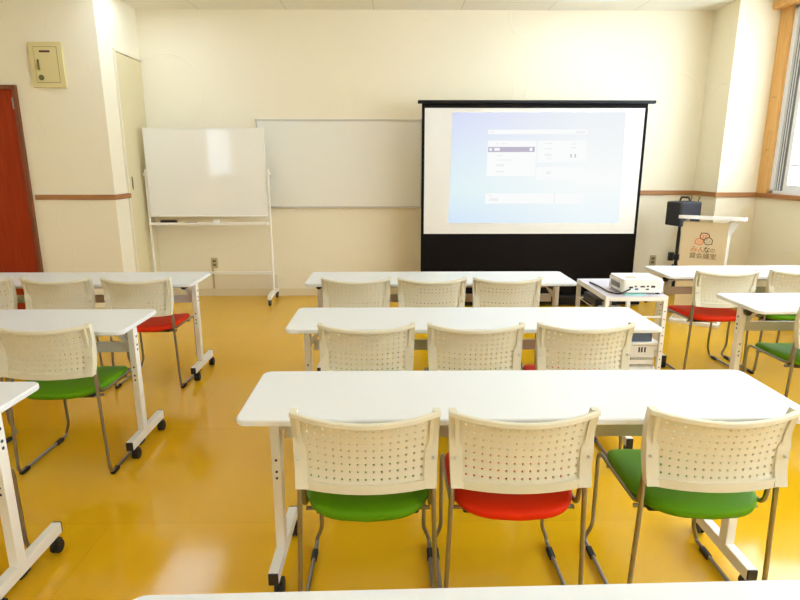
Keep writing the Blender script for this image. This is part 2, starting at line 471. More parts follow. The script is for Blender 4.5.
# ------------------------------------------------------------------ wall fittings
b = tag(empty('wall_box', (-3.15, YLF, 2.362)), 'cream steel box with a hatch, high on the wall right of the wooden door', 'wall box')
MB().box(-.15, -.03, -.196, .15, 0, .196, .004).build('body', M['box_paint'], b)
MB().box(-.106, -.0315, -.155, .106, -.0295, .155).build('hatch_gap', M['box_line'], b, smooth=False)
hd = MB().box(-.102, -.036, -.151, .102, -.030, .151, .002).build('hatch', M['box_paint'], b)
MB().box(-.05, -.039, .105, .045, -.036, .122, .001).build('nameplate', M['maroon'], hd)
MB().box(-.078, -.044, -.045, -.062, -.036, .045, .002).box(-.076, -.05, -.04, -.064, -.044, .0, .002).build('latch', M['lock'], hd)
MB().lathe([(.024, -.036), (.024, -.042), (.018, -.045), (.004, -.045)], (-.058, 0, -.11), 'Y').build('lock', M['lock'], hd)

def outlet(x, z, label):
    o = tag(empty('wall_outlet', (x, YB, z)), label, 'wall outlet')
    MB().box(-.036, -.009, -.06, .036, 0, .06, .003).build('plate', M['outlet'], o)
    sl = MB()
    for zz in (-.022, .022):
        sl.box(-.018, -.0105, zz - .014, .018, -.0088, zz + .014, .0008)
    sl.build('socket', M['outlet_slot'], o)
    return o
outlet(-2.05, .383, 'beige wall outlet low on the back wall below the rolling whiteboard')
outlet(2.99, .405, 'beige wall outlet low on the back wall to the left of the speaker stand')
dct = tag(empty('cable_duct', (-1.7, YB, .17)), 'flat cream cable duct along the foot of the back wall under the left outlet', 'cable duct')
MB().box(-.36, -.02, -.085, .37, 0, .085, .004).build('cover', M['duct'], dct)
MB().box(-.385, -.014, -.085, -.362, 0, .153, .003).build('riser', M['outlet'], dct)

jb = tag(empty('wall_phone_box', (3.185, YB, .455)), 'small black box on the back wall beside the speaker stand', 'wall box')
MB().box(-.026, -.05, -.05, .026, 0, .045, .008).build('body', M['black'], jb)
MB().box(-.018, -.066, -.03, .018, -.05, .05, .006).build('cover', M['speaker'], jb)

# ------------------------------------------------------------------ whiteboard on the wall
wb = tag(empty('wall_whiteboard', (-.588, YB, 1.48)), 'wide grey-white whiteboard fixed to the back wall, partly behind the projection screen', 'whiteboard')
MB().box(-.885, -.022, -.455, .885, 0, .462, .001).build('board', M['board_wall'], wb)
MB().box(-.90, -.03, .458, .90, 0, .477, .003).box(-.90, -.03, -.477, .90, 0, -.452, .003)\
    .box(-.90, -.03, -.452, -.884, 0, .458, .003).box(.884, -.03, -.452, .90, 0, .458, .003).build('frame', M['alu'], wb)
for x in (-.905, .88):
    MB().box(x, -.034, .45, x + .025, 0, .482, .004).build('corner_cap', M['grey_steel'], wb)

# ------------------------------------------------------------------ whiteboard on wheels
rw = tag(empty('rolling_whiteboard', (-1.975, 6.22, 0)), 'white whiteboard on a thin white wheeled stand in the back left corner', 'whiteboard')
MB().box(-.617, -.018, .945, .617, .012, 1.842, .002).build('board', M['board'], rw)
MB().box(-.625, -.022, 1.84, .625, .016, 1.85, .002).box(-.625, -.022, .935, .625, .016, .947, .002)\
    .box(-.626, -.022, .94, -.616, .016, 1.845, .002).box(.616, -.022, .94, .626, .016, 1.845, .002).build('frame', M['white_steel'], rw)
for s in (-1, 1):
    MB().cyl((s * .645, 0, .11), (s * .645, 0, 1.425), .0125).lathe([(.014, 1.42), (.014, 1.428), (.008, 1.434)], (s * .645, 0, 0)).build('post', M['white_steel'], rw)
    MB().cyl((s * .61, 0, 1.38), (s * .648, 0, 1.38), .008).lathe([(.018, 0), (.018, .012), (.008, .016)] if s > 0 else [(.008, -.016), (.018, -.012), (.018, 0)], (s * .655, 0, 1.38), 'X').build('pivot_knob', M['white_steel'], rw)
    MB().sweep([(s * .645, -.25, .085), (s * .645, -.1, .105), (s * .645, .1, .105), (s * .645, .19, .088)], [(-.018, -.02), (.018, -.02), (.018, .02), (-.018, .02)], up=(0, 0, 1)).build('foot', M['white_steel'], rw)
    for y in (-.225, .17):
        c = MB().lathe([(.012, -.012), (.034, -.011), (.036, -.006), (.036, .006), (.034, .011), (.012, .012)], (s * .645, y, .036), 'X')
        c.box(s * .645 - .018, y - .02, .05, s * .645 + .018, y + .02, .075, .005)
        c.build('caster', M['rubber'], rw)
MB().box(-.632, -.075, .852, .632, 0, .866, .003).box(-.632, -.079, .852, .632, -.072, .878, .002).build('pen_tray', M['white_steel'], rw)
MB().box(-.64, -.012, .31, .64, .012, .333, .003).build('crossbar', M['white_steel'], rw)
e = tag(empty('board_eraser', (-2.405, 6.182, .8662)), 'black board eraser lying on the pen tray of the rolling whiteboard', 'board eraser')
MB().box(-.085, -.024, 0, .085, .024, .02, .005).build('felt', M['rubber'], e)
MB().box(-.085, -.024, .02, .085, .024, .036, .007).build('grip', M['black'], e)
k = tag(empty('marker_pen', (-2.17, 6.182, .874)), 'thin brown marker pen on the pen tray of the rolling whiteboard', 'marker pen')
MB().cyl((-.065, 0, 0), (.03, 0, 0), .0075).build('barrel', M['marker_red'], k)
MB().cyl((.031, 0, 0), (.066, 0, 0), .008, .0075).build('cap', M['logo_red'], k)
k = tag(empty('tray_clip', (-1.90, 6.187, .8662)), 'small white clip standing at the middle of the rolling whiteboard tray', 'clip')
MB().box(-.03, -.012, 0, .03, .012, .045, .004).box(-.022, -.02, .03, .022, -.012, .04, .003).build('clip', M['lectern_white'], k)

# ------------------------------------------------------------------ projection screen
YS = 6.0
ps = tag(empty('projection_screen', (1.43, YS, 0)), 'large black-edged pull-up projection screen standing before the back wall', 'projection screen')
MB().box(-1.185, -.03, 2.072, 1.195, .035, 2.103, .006).build('top_bar', M['screen_case'], ps)
MB().box(-1.143, -.006, 2.03, 1.125, .006, 2.073, .002).build('top_border', M['screen_black'], ps)
for s, x0, x1 in ((-1, -1.143, -1.114), (1, 1.10, 1.128)):
    MB().box(x0, -.006, .76, x1, .006, 2.03, .001).build('side_border', M['screen_black'], ps)
MB().box(-1.114, -.003, .77, 1.10, .003, 2.03).build('screen_surface', M['screen_white'], ps, smooth=False)
MB().box(-1.143, -.0055, .10, 1.128, .0055, .772, .001).build('lower_drop', M['screen_black'], ps)
MB().box(-1.2, -.07, .015, 1.21, .07, .115, .015).build('base_housing', M['screen_case'], ps)
for x in (-.9, .9):
    MB().box(x - .03, -.2, 0, x + .03, .2, .018, .005).build('foot', M['screen_case'], ps)
MB().tube([(-.9, .05, .1), (.0, .05, 1.1), (-.8, .045, 2.06)], .014).tube([(.9, .05, .1), (.05, .075, 1.1), (.8, .045, 2.06)], .014).build('rear_strut', M['screen_case'], ps)

# the projected picture: a computer desktop with pale panels
TLc, TRc, BLc, BRc = (-.836, 1.987), (.908, 1.993), (-.860, .885), (.933, .883)
def quv(u, v):
    xt, zt = TLc[0] + (TRc[0] - TLc[0]) * u, TLc[1] + (TRc[1] - TLc[1]) * u
    xb, zb = BLc[0] + (BRc[0] - BLc[0]) * u, BLc[1] + (BRc[1] - BLc[1]) * u
    return xt + (xb - xt) * v, zt + (zb - zt) * v
def quad_panel(name, rects, m, y, parent):
    for (u0, v0, u1, v1) in rects:
        b = MB()
        c = [quv(u0, v0), quv(u1, v0), quv(u1, v1), quv(u0, v1)]
        vs = [(x, y - .0004, z) for x, z in c] + [(x, y, z) for x, z in c]
        b.add(vs, [(0, 1, 2, 3), (7, 6, 5, 4), (0, 4, 5, 1), (1, 5, 6, 2), (2, 6, 7, 3), (3, 7, 4, 0)])
        o = b.build(name, m, parent, smooth=False)
    return o
def picture_mat():
    m = bpy.data.materials.new('projected_picture'); m.use_nodes = True
    nt = m.node_tree; N = nt.nodes; L = nt.links; N.clear()
    o = N.new('ShaderNodeOutputMaterial'); e = N.new('ShaderNodeEmission')
    tc = N.new('ShaderNodeTexCoord'); sx = N.new('ShaderNodeSeparateXYZ')
    L.new(tc.outputs['Generated'], sx.inputs[0])
    def ramp(sock, stops):
        r = N.new('ShaderNodeValToRGB'); els = r.color_ramp.elements
        while len(els) < len(stops): els.new(0.5)
        for q, (p, c) in zip(els, stops): q.position = p; q.color = c
        L.new(sock, r.inputs['Fac']); return r
    left = ramp(sx.outputs['Z'], [(0, srgb(214, 233, 252)), (.3, srgb(228, 246, 247)), (.6, srgb(226, 240, 251)), (1, srgb(219, 224, 252))])
    right = ramp(sx.outputs['Z'], [(0, srgb(240, 250, 254)), (.4, srgb(252, 255, 253)), (1, srgb(242, 246, 250))])
    mx = N.new('ShaderNodeMix'); mx.data_type = 'RGBA'
    xr = N.new('ShaderNodeMapRange'); xr.inputs['From Max'].default_value = 0.75; L.new(sx.outputs['X'], xr.inputs['Value'])
    L.new(xr.outputs[0], mx.inputs['Factor']); L.new(left.outputs['Color'], mx.inputs['A']); L.new(right.outputs['Color'], mx.inputs['B'])
    L.new(mx.outputs['Result'], e.inputs['Color']); e.inputs['Strength'].default_value = PIC
    L.new(e.outputs[0], o.inputs[0])
    return m
PIC = 0.98
M['pic'] = picture_mat()
M['pic_white'] = emis('picture_white', srgb(253, 254, 254), PIC)
M['pic_grey'] = emis('picture_grey', srgb(196, 190, 208), PIC)
M['pic_line'] = emis('picture_line', srgb(244, 242, 244), PIC)
M['pic_dark'] = emis('picture_dark', srgb(205, 204, 210), PIC)
def uvpx(x, y):      # measured spot in the picture -> share of width, share of height
    v = (y - 112) / 111.0
    xl = 452.5 - 4.5 * v; xr = 626 - 7.3 * v
    return (x - xl) / (xr - xl), v
def zc(x0, y0, x1, y1):
    a = uvpx(480 + x0 / 6.667, 120 + y0 / 6.667); c = uvpx(480 + x1 / 6.667, 120 + y1 / 6.667)
    return (a[0], a[1], c[0], c[1])
pi_ = quad_panel('projected_picture', [(0, 0, 1, 1)], M['pic'], -.0032, ps)
quad_panel('panel', [zc(55, 58, 715, 88)], M['pic_white'], -.0037, pi_)
quad_panel('panel', [zc(52, 130, 365, 365)], M['pic_white'], -.0037, pi_)
quad_panel('panel', [zc(385, 130, 705, 275)], M['pic_white'], -.0037, pi_)
quad_panel('panel', [zc(375, 305, 690, 388)], M['pic_white'], -.0037, pi_)
quad_panel('panel', [zc(35, 482, 685, 552)], M['pic_white'], -.0037, pi_)
quad_panel('highlight_bar', [zc(54, 171, 363, 205)], M['pic_grey'], -.0042, pi_)
quad_panel('mark', [zc(95, 178, 130, 196), zc(330, 178, 348, 198), zc(62, 180, 78, 196)], M['pic_white'], -.0047, pi_)
lines = [zc(105, 146, 118, 156), zc(135, 147, 180, 154), zc(110, 225, 150, 232), zc(110, 255, 210, 261), zc(108, 285, 160, 300), zc(110, 328, 160, 340), zc(430, 145, 480, 152), zc(430, 180, 480, 188),
         zc(430, 215, 475, 232), zc(440, 245, 475, 252), zc(605, 150, 640, 156), zc(605, 172, 640, 182), zc(440, 335, 470, 352), zc(55, 492, 80, 500), zc(60, 515, 120, 535), zc(493, 485, 496, 550), zc(640, 70, 700, 82), zc(70, 68, 90, 80)]
quad_panel('mark', lines, M['pic_line'], -.0042, pi_)
quad_panel('icon', [zc(602, 218, 610, 242), zc(630, 218, 638, 242)], M['pic_dark'], -.0042, pi_)

# ------------------------------------------------------------------ lectern with logo
lt = tag(empty('lectern', (2.875, 5.25, 0), R(-35)), 'cream lectern with white slanted top and a speech-bubble logo on its front', 'lectern')
MB().box(-.19, -.02, .03, .19, .0, .965, .003).build('front_panel', M['lectern_face'], lt)
for sx in (-1, 1):
    MB().box(sx * .181 - .009, .001, .03, sx * .181 + .009, .26, .965, .003).build('side_panel', M['lectern_white'], lt)
tp = MB()
tp.prism(rrect(.54, .40, .05, 6), -.015, .015, Matrix.Translation((.04, .12, .995)) @ Matrix.Rotation(R(-4), 4, 'X'))
tp.build('top', M['lectern_white'], lt)
MB().add([(.192, .05, .83), (.192, .07, .83), (.27, .05, .97), (.27, .07, .97), (.192, .05, .97), (.192, .07, .97)],
         [(0, 2, 4), (1, 5, 3), (0, 1, 3, 2), (2, 3, 5, 4), (4, 5, 1, 0)]).build('bracket', M['lectern_white'], lt)
MB().prism(rrect(.43, .40, .008, 2, 0, .12), 0.0, .03).build('base', M['lectern_white'], lt)
# logo: three overlapping speech bubbles with smiles
def ring(b, cx, cz, rx, rz, w, y0, y1, n=28, tail=None):
    def out(k, g):
        t = 2 * pi * k / n
        x, z = cx + (rx + g) * cos(t), cz + (rz + g) * sin(t)
        if tail is not None and k == tail:
            x, z = cx + (rx + g) * 1.28 * cos(t), cz + (rz + g) * 1.28 * sin(t)
        return x, z
    vs = []
    for k in range(n):
        xo, zo = out(k, 0); xi, zi = out(k, -w)
        vs += [(xo, y0, zo), (xi, y0, zi), (xi, y1, zi), (xo, y1, zo)]
    fs = []
    for k in range(n):
        j = (k + 1) % n
        for a, c in ((0, 1), (1, 2), (2, 3), (3, 0)):
            fs.append((4 * k + a, 4 * k + c, 4 * j + c, 4 * j + a))
    b.add(vs, fs)
def disc(b, cx, cz, rx, rz, y0, y1, n=24):
    b.prism([(cx + rx * cos(2 * pi * k / n), cz + rz * sin(2 * pi * k / n)) for k in range(n)], -y1, -y0, Matrix.Rotation(R(90), 4, 'X'))
fp = [c for c in lt.children if c.name.startswith('front_panel')][0]
for (cx, cz, rx, rz, mo, mf, tl, ly) in ((-.035, .785, .038, .033, 'logo_orange', 'logo_fill_a', 17, 0), (.005, .835, .042, .034, 'logo_red', 'logo_fill_a', 10, .0006), (.038, .792, .037, .036, 'logo_dark', 'logo_fill_b', 25, .0012)):
    b = MB(); disc(b, cx, cz, rx - .003, rz - .003, -.0212 - ly, -.0202); b.build('logo_bubble', M[mf], fp, smooth=False)
    b = MB(); ring(b, cx, cz, rx, rz, .0065, -.0218 - ly, -.0202, tail=tl)
    for dx in (-.011, .011):
        disc(b, cx + dx, cz + .004, .003, .004, -.0218 - ly, -.0202, 10)
    b.sweep([(cx + .013 * cos(t), -.0216 - ly, cz - .004 + .011 * sin(t)) for t in [pi + pi * k / 8 for k in range(9)]], [(-.0015, -.001), (.0015, -.001), (.0015, .001), (-.0015, .001)], up=(0, 1, 0))
    b.build('logo_outline', M[mo], fp, smooth=False)
def text_mesh(name, body, size, loc, m, parent, squash=1.0):
    cu = bpy.data.curves.new(name + '_curve', 'FONT')
    cu.body = body; cu.size = size; cu.align_x = 'CENTER'; cu.extrude = .0006; cu.offset = .0004
    to = bpy.data.objects.new(name + '_curve', cu); COL.objects.link(to)
    bpy.context.view_layer.update()
    dg = bpy.context.evaluated_depsgraph_get()
    me = bpy.data.meshes.new_from_object(to.evaluated_get(dg))
    bpy.data.objects.remove(to); bpy.data.curves.remove(cu)
    mtx = Matrix.Translation(loc) @ Matrix.Rotation(R(90), 4, 'X') @ Matrix.Scale(squash, 4, (1, 0, 0))
    me.transform(mtx); me.name = name
    me.materials.clear(); me.materials.append(m)
    o = bpy.data.objects.new(name, me); COL.objects.link(o); o.parent = parent
    return o
text_mesh('logo_text', 'みん', .062, (-.043, -.0212, .69), M['logo_orange'], fp)
text_mesh('logo_text', 'な', .062, (.033, -.0212, .69), M['logo_dark'], fp)
text_mesh('logo_text', 'の', .046, (.083, -.0212, .692), M['logo_tan'], fp)
text_mesh('logo_text', '貸会議室', .057, (.006, -.0212, .632), M['logo_tan'], fp)

# ------------------------------------------------------------------ speaker on stand
st = tag(empty('speaker_stand', (2.985, 5.95, 0)), 'black tripod stand under the loudspeaker behind the lectern', 'speaker stand')
MB().cyl((0, 0, .16), (0, 0, .80), .017).cyl((0, 0, .80), (0, 0, .86), .014).build('pole', M['black'], st)
MB().lathe([(.028, .50), (.03, .505), (.03, .555), (.026, .56)], (0, 0, 0)).cyl((.02, 0, .53), (.05, -.01, .53), .011).build('collar', M['black'], st)
for k in range(3):
    a = R(35 + 120 * k)
    MB().tube(fillet([(.02 * cos(a), .02 * sin(a), .45), (.24 * cos(a), .24 * sin(a), .03), (.26 * cos(a), .26 * sin(a), .012)], .02, 3), .011).build('leg', M['black'], st)
    MB().tube([(.02 * cos(a), .02 * sin(a), .18), (.14 * cos(a), .14 * sin(a), .225)], .007).build('brace', M['black'], st)
sp = tag(empty('loudspeaker', (3.015, 5.96, .86), R(-75)), 'black loudspeaker with a carry handle on the tripod stand', 'loudspeaker')
MB().box(-.105, -.115, 0, .105, .125, .25, .012).build('cabinet', M['speaker_side'], sp)
MB().box(-.102, -.133, .004, .102, -.113, .246, .008).build('grille', M['speaker'], sp)
MB().tube(fillet([(-.07, -.0, .245), (-.055, -.0, .29), (.055, .0, .29), (.07, .0, .245)], .02), .009).build('handle', M['black'], sp)
MB().tube([(.08, .09, .245), (.09, .10, .30)], .004).build('antenna', M['black'], sp)
MB().tube([(-.03, .10, .245), (-.03, .11, .30)], .003).build('antenna', M['black'], sp)

# ------------------------------------------------------------------ projector cart
CX0, CX1, CY0, CY1, CZ = 1.262, 1.608, 3.28, 3.80, .722
ct = tag(empty('projector_cart', ((CX0 + CX1) / 2, (CY0 + CY1) / 2, 0)), 'white steel rack cart carrying the projector beside the middle desks', 'cart')
hx, hy = (CX1 - CX0) / 2, (CY1 - CY0) / 2
for sx in (-1, 1):
    for sy in (-1, 1):
        b = MB().box(sx * hx - .0125, sy * hy - .0125, .055, sx * hx + .0125, sy * hy + .0125, CZ - .002, .002)
        b.build('post', M['white_steel'], ct)
        hb = MB()
        if sy < 0:
            for q in range(11):
                z = .13 + q * .05
                hb.cyl((sx * hx, -hy - .0125, z), (sx * hx, -hy - .0133, z), .004, n=8)
            hb.build('post_hole', M['port'], ct)
        MB().lathe([(.01, -.01), (.025, -.01), (.027, -.004), (.027, .004), (.025, .01), (.01, .01)], (sx * hx, sy * hy, .027), 'X')\
            .box(sx * hx - .014, sy * hy - .012, .035, sx * hx + .014, sy * hy + .012, .058, .003).build('caster', M['rubber'], ct)
MB().box(-hx - .012, -hy - .012, CZ - .006, hx + .012, hy + .012, CZ, .001).build('top_shelf', M['cart_top'], ct)
MB().box(-hx, -hy - .013, CZ - .03, hx, -hy + .004, CZ - .006, .002).box(-hx, hy - .004, CZ - .03, hx, hy + .013, CZ - .006, .002)\
    .box(-hx - .013, -hy, CZ - .03, -hx + .004, hy, CZ - .006, .002).box(hx - .004, -hy, CZ - .03, hx + .013, hy, CZ - .006, .002).build('top_rail', M['white_steel'], ct)
for z in (.430, .262, .12):
    MB().box(-hx, -hy, z - .012, hx, hy, z, .002).build('shelf', M['white_steel'], ct)
wr = MB().box(-hx, -hy - .006, .588, hx, -hy + .006, .598, .001).box(-hx, hy - .006, .588, hx, hy + .006, .598, .001)
for q in range(7):
    x = -hx + (q + .0) * hx / 6
    wr.cyl((x, -hy, .597), (x, hy, .597), .003, n=6)
wr.build('wire_shelf', M['white_steel'], ct)
c0 = ((CX0 + CX1) / 2, (CY0 + CY1) / 2)
t = tag(empty('equipment_case', (c0[0] - .09, c0[1] + .08, .600)), 'flat dark case on the wire shelf of the projector cart', 'case')
MB().box(-.07, -.12, 0, .07, .12, .05, .008).build('body', M['black'], t)
MB().box(-.03, -.132, .015, .03, -.12, .035, .004).build('handle', M['grey_steel'], t)
t = tag(empty('paper_stack', (c0[0] - .085, c0[1] - .15, .600)), 'small stack of white papers at the near end of the cart wire shelf', 'papers')
MB().box(-.07, -.10, 0, .07, .09, .012).build('sheet', M['paper'], t, smooth=False)
MB().box(-.06, -.09, .0121, .07, .09, .016).build('sheet', M['paper'], t, smooth=False)
t = tag(empty('cloth_bag', (c0[0] + .06, c0[1] - .12, .430)), 'blue-grey folded bag on the middle shelf of the projector cart', 'bag')
bm = bmesh.new(); bmesh.ops.create_cube(bm, size=1)
bmesh.ops.subdivide_edges(bm, edges=bm.edges[:], cuts=5, use_grid_fill=True)
for v in bm.verts:
    q = Vector(v.co) * 2
    k_ = 1 - .12 * (abs(q.x) ** 4 + abs(q.y) ** 4) * .5
    v.co = Vector((q.x * .085 * k_, q.y * .12 * k_, (q.z * .5 + .5) * .085 * (1 - .2 * q.x * q.x * (q.z + 1) / 2) + (.004 * sin(q.x * 7 + q.y * 5) if q.z > .2 else 0)))
b = MB(); b.bm(bm); b.build('bag_body', M['blue_grey'], t, ang=70)
MB().tube([(-.04, -.02, .075), (-.03, -.03, .1), (.02, -.03, .103), (.04, -.02, .075)], .006).build('strap', M['black'], t)
t = tag(empty('storage_bin', (c0[0], c0[1] - .08, .349)), 'shallow white bin with black marks, topmost in the stack on the projector cart', 'bin')
bw = MB().box(-.15, -.165, 0, .15, .165, .006, .002).box(-.15, -.165, .006, .15, -.159, .062, .002).box(-.15, .159, .006, .15, .165, .062, .002)\
    .box(-.15, -.159, .006, -.144, .159, .062, .002).box(.144, -.159, .006, .15, .159, .062, .002)
bw.build('body', M['basket'], t)
for x in (.05, .066, .085):
    MB().box(x, -.1665, .018, x + .010, -.1648, .05).build('mark', M['port'], t, smooth=False)
def basket(z, label):
    t = tag(empty('slotted_basket', (c0[0], c0[1] - .08, z)), label, 'basket', 'slotted baskets on the projector cart')
    b = MB().box(-.148, -.163, 0, .148, .163, .005, .001)
    hgt = .042
    for (x0, y0, x1, y1) in ((-.15, -.165, .15, -.161), (-.15, .161, .15, .165), (-.15, -.161, -.146, .161), (.146, -.161, .15, .161)):
        b.box(x0, y0, .0, x1, y1, .012); b.box(x0, y0, hgt - .012, x1, y1, hgt)
        if x1 - x0 > .1:
            for q in range(24):
                xx = x0 + (x1 - x0) * q / 24
                b.box(xx, y0, .012, xx + .0045, y1, hgt - .012)
        else:
            for q in range(24):
                yy = y0 + (y1 - y0) * q / 24
                b.box(x0, yy, .012, x1, yy + .0045, hgt - .012)
    b.build('body', M['basket'], t, smooth=False)
basket(.2625, 'white slotted plastic basket lowest in the stack on the projector cart')
basket(.3055, 'white slotted plastic basket between the marked bin and the lowest basket')

pr = tag(empty('projector', (1.487, 3.43, CZ + .012)), 'white projector on top of the rack cart', 'projector')
b = MB()
b.prism(rrect(.25, .23, .022, 5), 0.0, .066)
b.prism(rrect(.24, .22, .02, 5), .066, .078)
b.build('shell', M['projector'], pr)
for i, (x0, z0, w_, h_, mm) in enumerate(((-.085, .026, .022, .011, 'port'), (-.052, .034, .012, .008, 'port'), (-.05, .016, .02, .010, 'port_blue'), (-.018, .032, .026, .009, 'port'), (.02, .034, .012, .009, 'port'),
                            (.016, .016, .018, .008, 'port'), (.046, .030, .024, .012, 'port'))):
    MB().box(x0, -.1165, z0, x0 + w_, -.1148, z0 + h_, .0005).build('port', M[mm], pr)
gv = MB()
for q in range(9):
    gv.box(-.1262, -.07 + q * .016, .018, -.1248, -.062 + q * .016, .05)
gv.build('vent', M['port'], pr, smooth=False)
MB().lathe([(.034, .112), (.036, .115), (.036, .125), (.03, .128), (.022, .120), (.004, .122)], (.06, 0, .038), 'Y').build('lens', M['black'], pr)
MB().box(-.08, -.05, .078, -.02, -.02, .081, .001).build('button_pad', M['outlet'], pr)
for x in (-.1, .1):
    for y in (-.09, .09):
        MB().cyl((x, y, -.012), (x, y, .001), .012, n=10).build('foot', M['black'], pr)
t = tag(MB().box(1.37, 3.285, CZ, 1.50, 3.345, CZ + .006, .002).build('card', M['teal']), 'pale teal card lying under the near edge of the projector', 'card')
cb = MB().tube(fillet([(1.405, 3.306, CZ + .035), (1.385, 3.295, CZ + .03), (1.345, 3.30, CZ + .006), (1.30, 3.36, CZ + .006), (1.30, 3.52, CZ + .006), (1.285, 3.66, CZ + .006)], .03), .005)
tag(cb.build('power_cable', M['black']), 'black cable running from the projector across the cart top', 'cable')

# ------------------------------------------------------------------ desks
TW, TDp, TH = 1.8, .43, .72
def make_table():
    t = empty('training_desk')
    b = MB()
    o1 = rrect(TW, TDp, .035, 6); o2 = rrect(TW - .008, TDp - .008, .032, 6)
    n = len(o1)
    rings = [(o2, TH - .022), (o1, TH - .018), (o1, TH - .004), (o2, TH)]
    vs = [(x, y, z) for o, z in rings for x, y in o]
    fs = [tuple(range(n - 1, -1, -1)), tuple(3 * n + k for k in range(n))]
    for i in range(3):
        for k in range(n):
            fs.append((i * n + k, i * n + (k + 1) % n, (i + 1) * n + (k + 1) % n, (i + 1) * n + k))
    b.add(vs, fs)
    b.build('tabletop', M['table_top'], t, ang=30)
    MB().box(-.80, .035, .535, .80, .053, .59, .003).build('beam', M['grey_steel'], t)
    MB().box(-.80, .0, .645, .80, .028, .67, .003).build('under_rail', M['grey_steel'], t)
    for s in (-1, 1):
        x = s * .83
        l = MB().box(x - .017, .015, .10, x + .017, .062, .688, .005)
        l.box(x - .018, -.122, .062, x + .018, .275, .108, .004)
        l.box(x - .03, -.15, .686, x + .03, .15, .699, .003)
        lo = l.build('leg', M['white_steel'], t)
        sc = MB()
        for z in (.55, .575, .62):
            sc.cyl((x + s * .016, .04, z), (x + s * .0185, .04, z), .006, n=10)
            sc.cyl((x, .016, z - .16), (x, .0138, z - .16), .005, n=10)
        sc.build('screw', M['port'], lo)
        for y0 in (-.129, .274):
            MB().box(x - .0175, y0, .0625, x + .0175, y0 + .008, .1075, .003).build('end_cap', M['black'], lo)
        for y in (-.085, .24):
            c = MB()
            xx = x + .012
            for e in (-.009, .009):
                c.lathe([(.008, -.007), (.024, -.0065), (.026, -.003), (.026, .003), (.024, .0065), (.008, .007)], (xx + e, y, .026), 'X', 18)
            c.box(xx - .006, y - .012, .026, xx + .006, y + .012, .064, .003)
            c.box(xx - .018, y - .02, .038, xx + .018, y + .016, .058, .006)
            c.build('caster', M['rubber'], lo)
        kx = x - s * .05
        MB().lathe([(.010, -.075), (.019, -.072), (.021, -.06), (.019, -.05), (.01, -.046), (.006, -.02)], (x - (.055 if s > 0 else 0), .045, .66), 'Y', 14)\
            .box(x - s * .03 - .022, -.05, .66, x - s * .03 + .022, .09, .69, .006).build('lever_knob', M['black'], lo)
        MB().add([(x - s * .018, .02, .56), (x - s * .018, .05, .56), (x - s * .11, .02, .69), (x - s * .11, .05, .69), (x - s * .018, .02, .60), (x - s * .018, .05, .60), (x - s * .085, .02, .69), (x - s * .085, .05, .69)],
                 [(0, 2, 6, 4), (1, 5, 7, 3), (0, 1, 3, 2), (4, 6, 7, 5), (2, 3, 7, 6), (0, 4, 5, 1)]).build('gusset', M['grey_steel'], lo)
    return t
DG = 'white training desks on casters in rows'
desks = [  # left edge X, front edge Y, yaw, label
    (-.487, 1.611, -.0002, 'white desk with the three chairs nearest the camera in the centre column'),
    (-.518, 2.598, -.0037, 'white desk in the middle of the centre column, left of the projector cart'),
    (-.585, 3.667, .004, 'white desk at the front of the centre column, closest to the projection screen'),
    (-.47, .46, .022, 'white desk cropped by the bottom edge of the photo, nearest of all'),
    (-3.12, 3.67, 0, 'white desk at the front of the left column, nearest the wooden door'),
    (-3.07, 2.575, 0, 'white desk in the middle of the left column, before the left green chair'),
    (-3.06, 1.515, 0, 'white desk corner at the left edge of the photo, nearest in the left column'),
    (1.925, 3.90, 0, 'white desk before the lectern at the front of the right column'),
    (1.945, 2.93, 0, 'white desk at the right edge of the photo, second from the lectern'),
]
proto = make_table()
for i, (x, y, a, lab) in enumerate(desks):
    o = proto if i == 0 else copy_tree(proto)
    c, s = cos(a), sin(a)
    o.location = (x + c * TW / 2 - s * TDp / 2, y + s * TW / 2 + c * TDp / 2, 0)
    o.rotation_euler = (0, 0, a)
    tag(o, lab, 'desk', DG)

# ------------------------------------------------------------------ chairs
def bp(u, v):
    """point of the backrest shell; u -1..1 across, v 0..1 upward"""
    hw = .212 + .010 * v
    curve = -.022 * (1 - v / .45) ** 2 if v < .45 else -.026 * ((v - .45) / .55) ** 2
    y = .004 - (.030 + .024 * v) * (1 - u * u) + curve
    z = .527 + .247 * v - .018 * (1 - u * u) * v - .008 * (1 - u * u) * (1 - v)
    return Vector((hw * u, y, z))

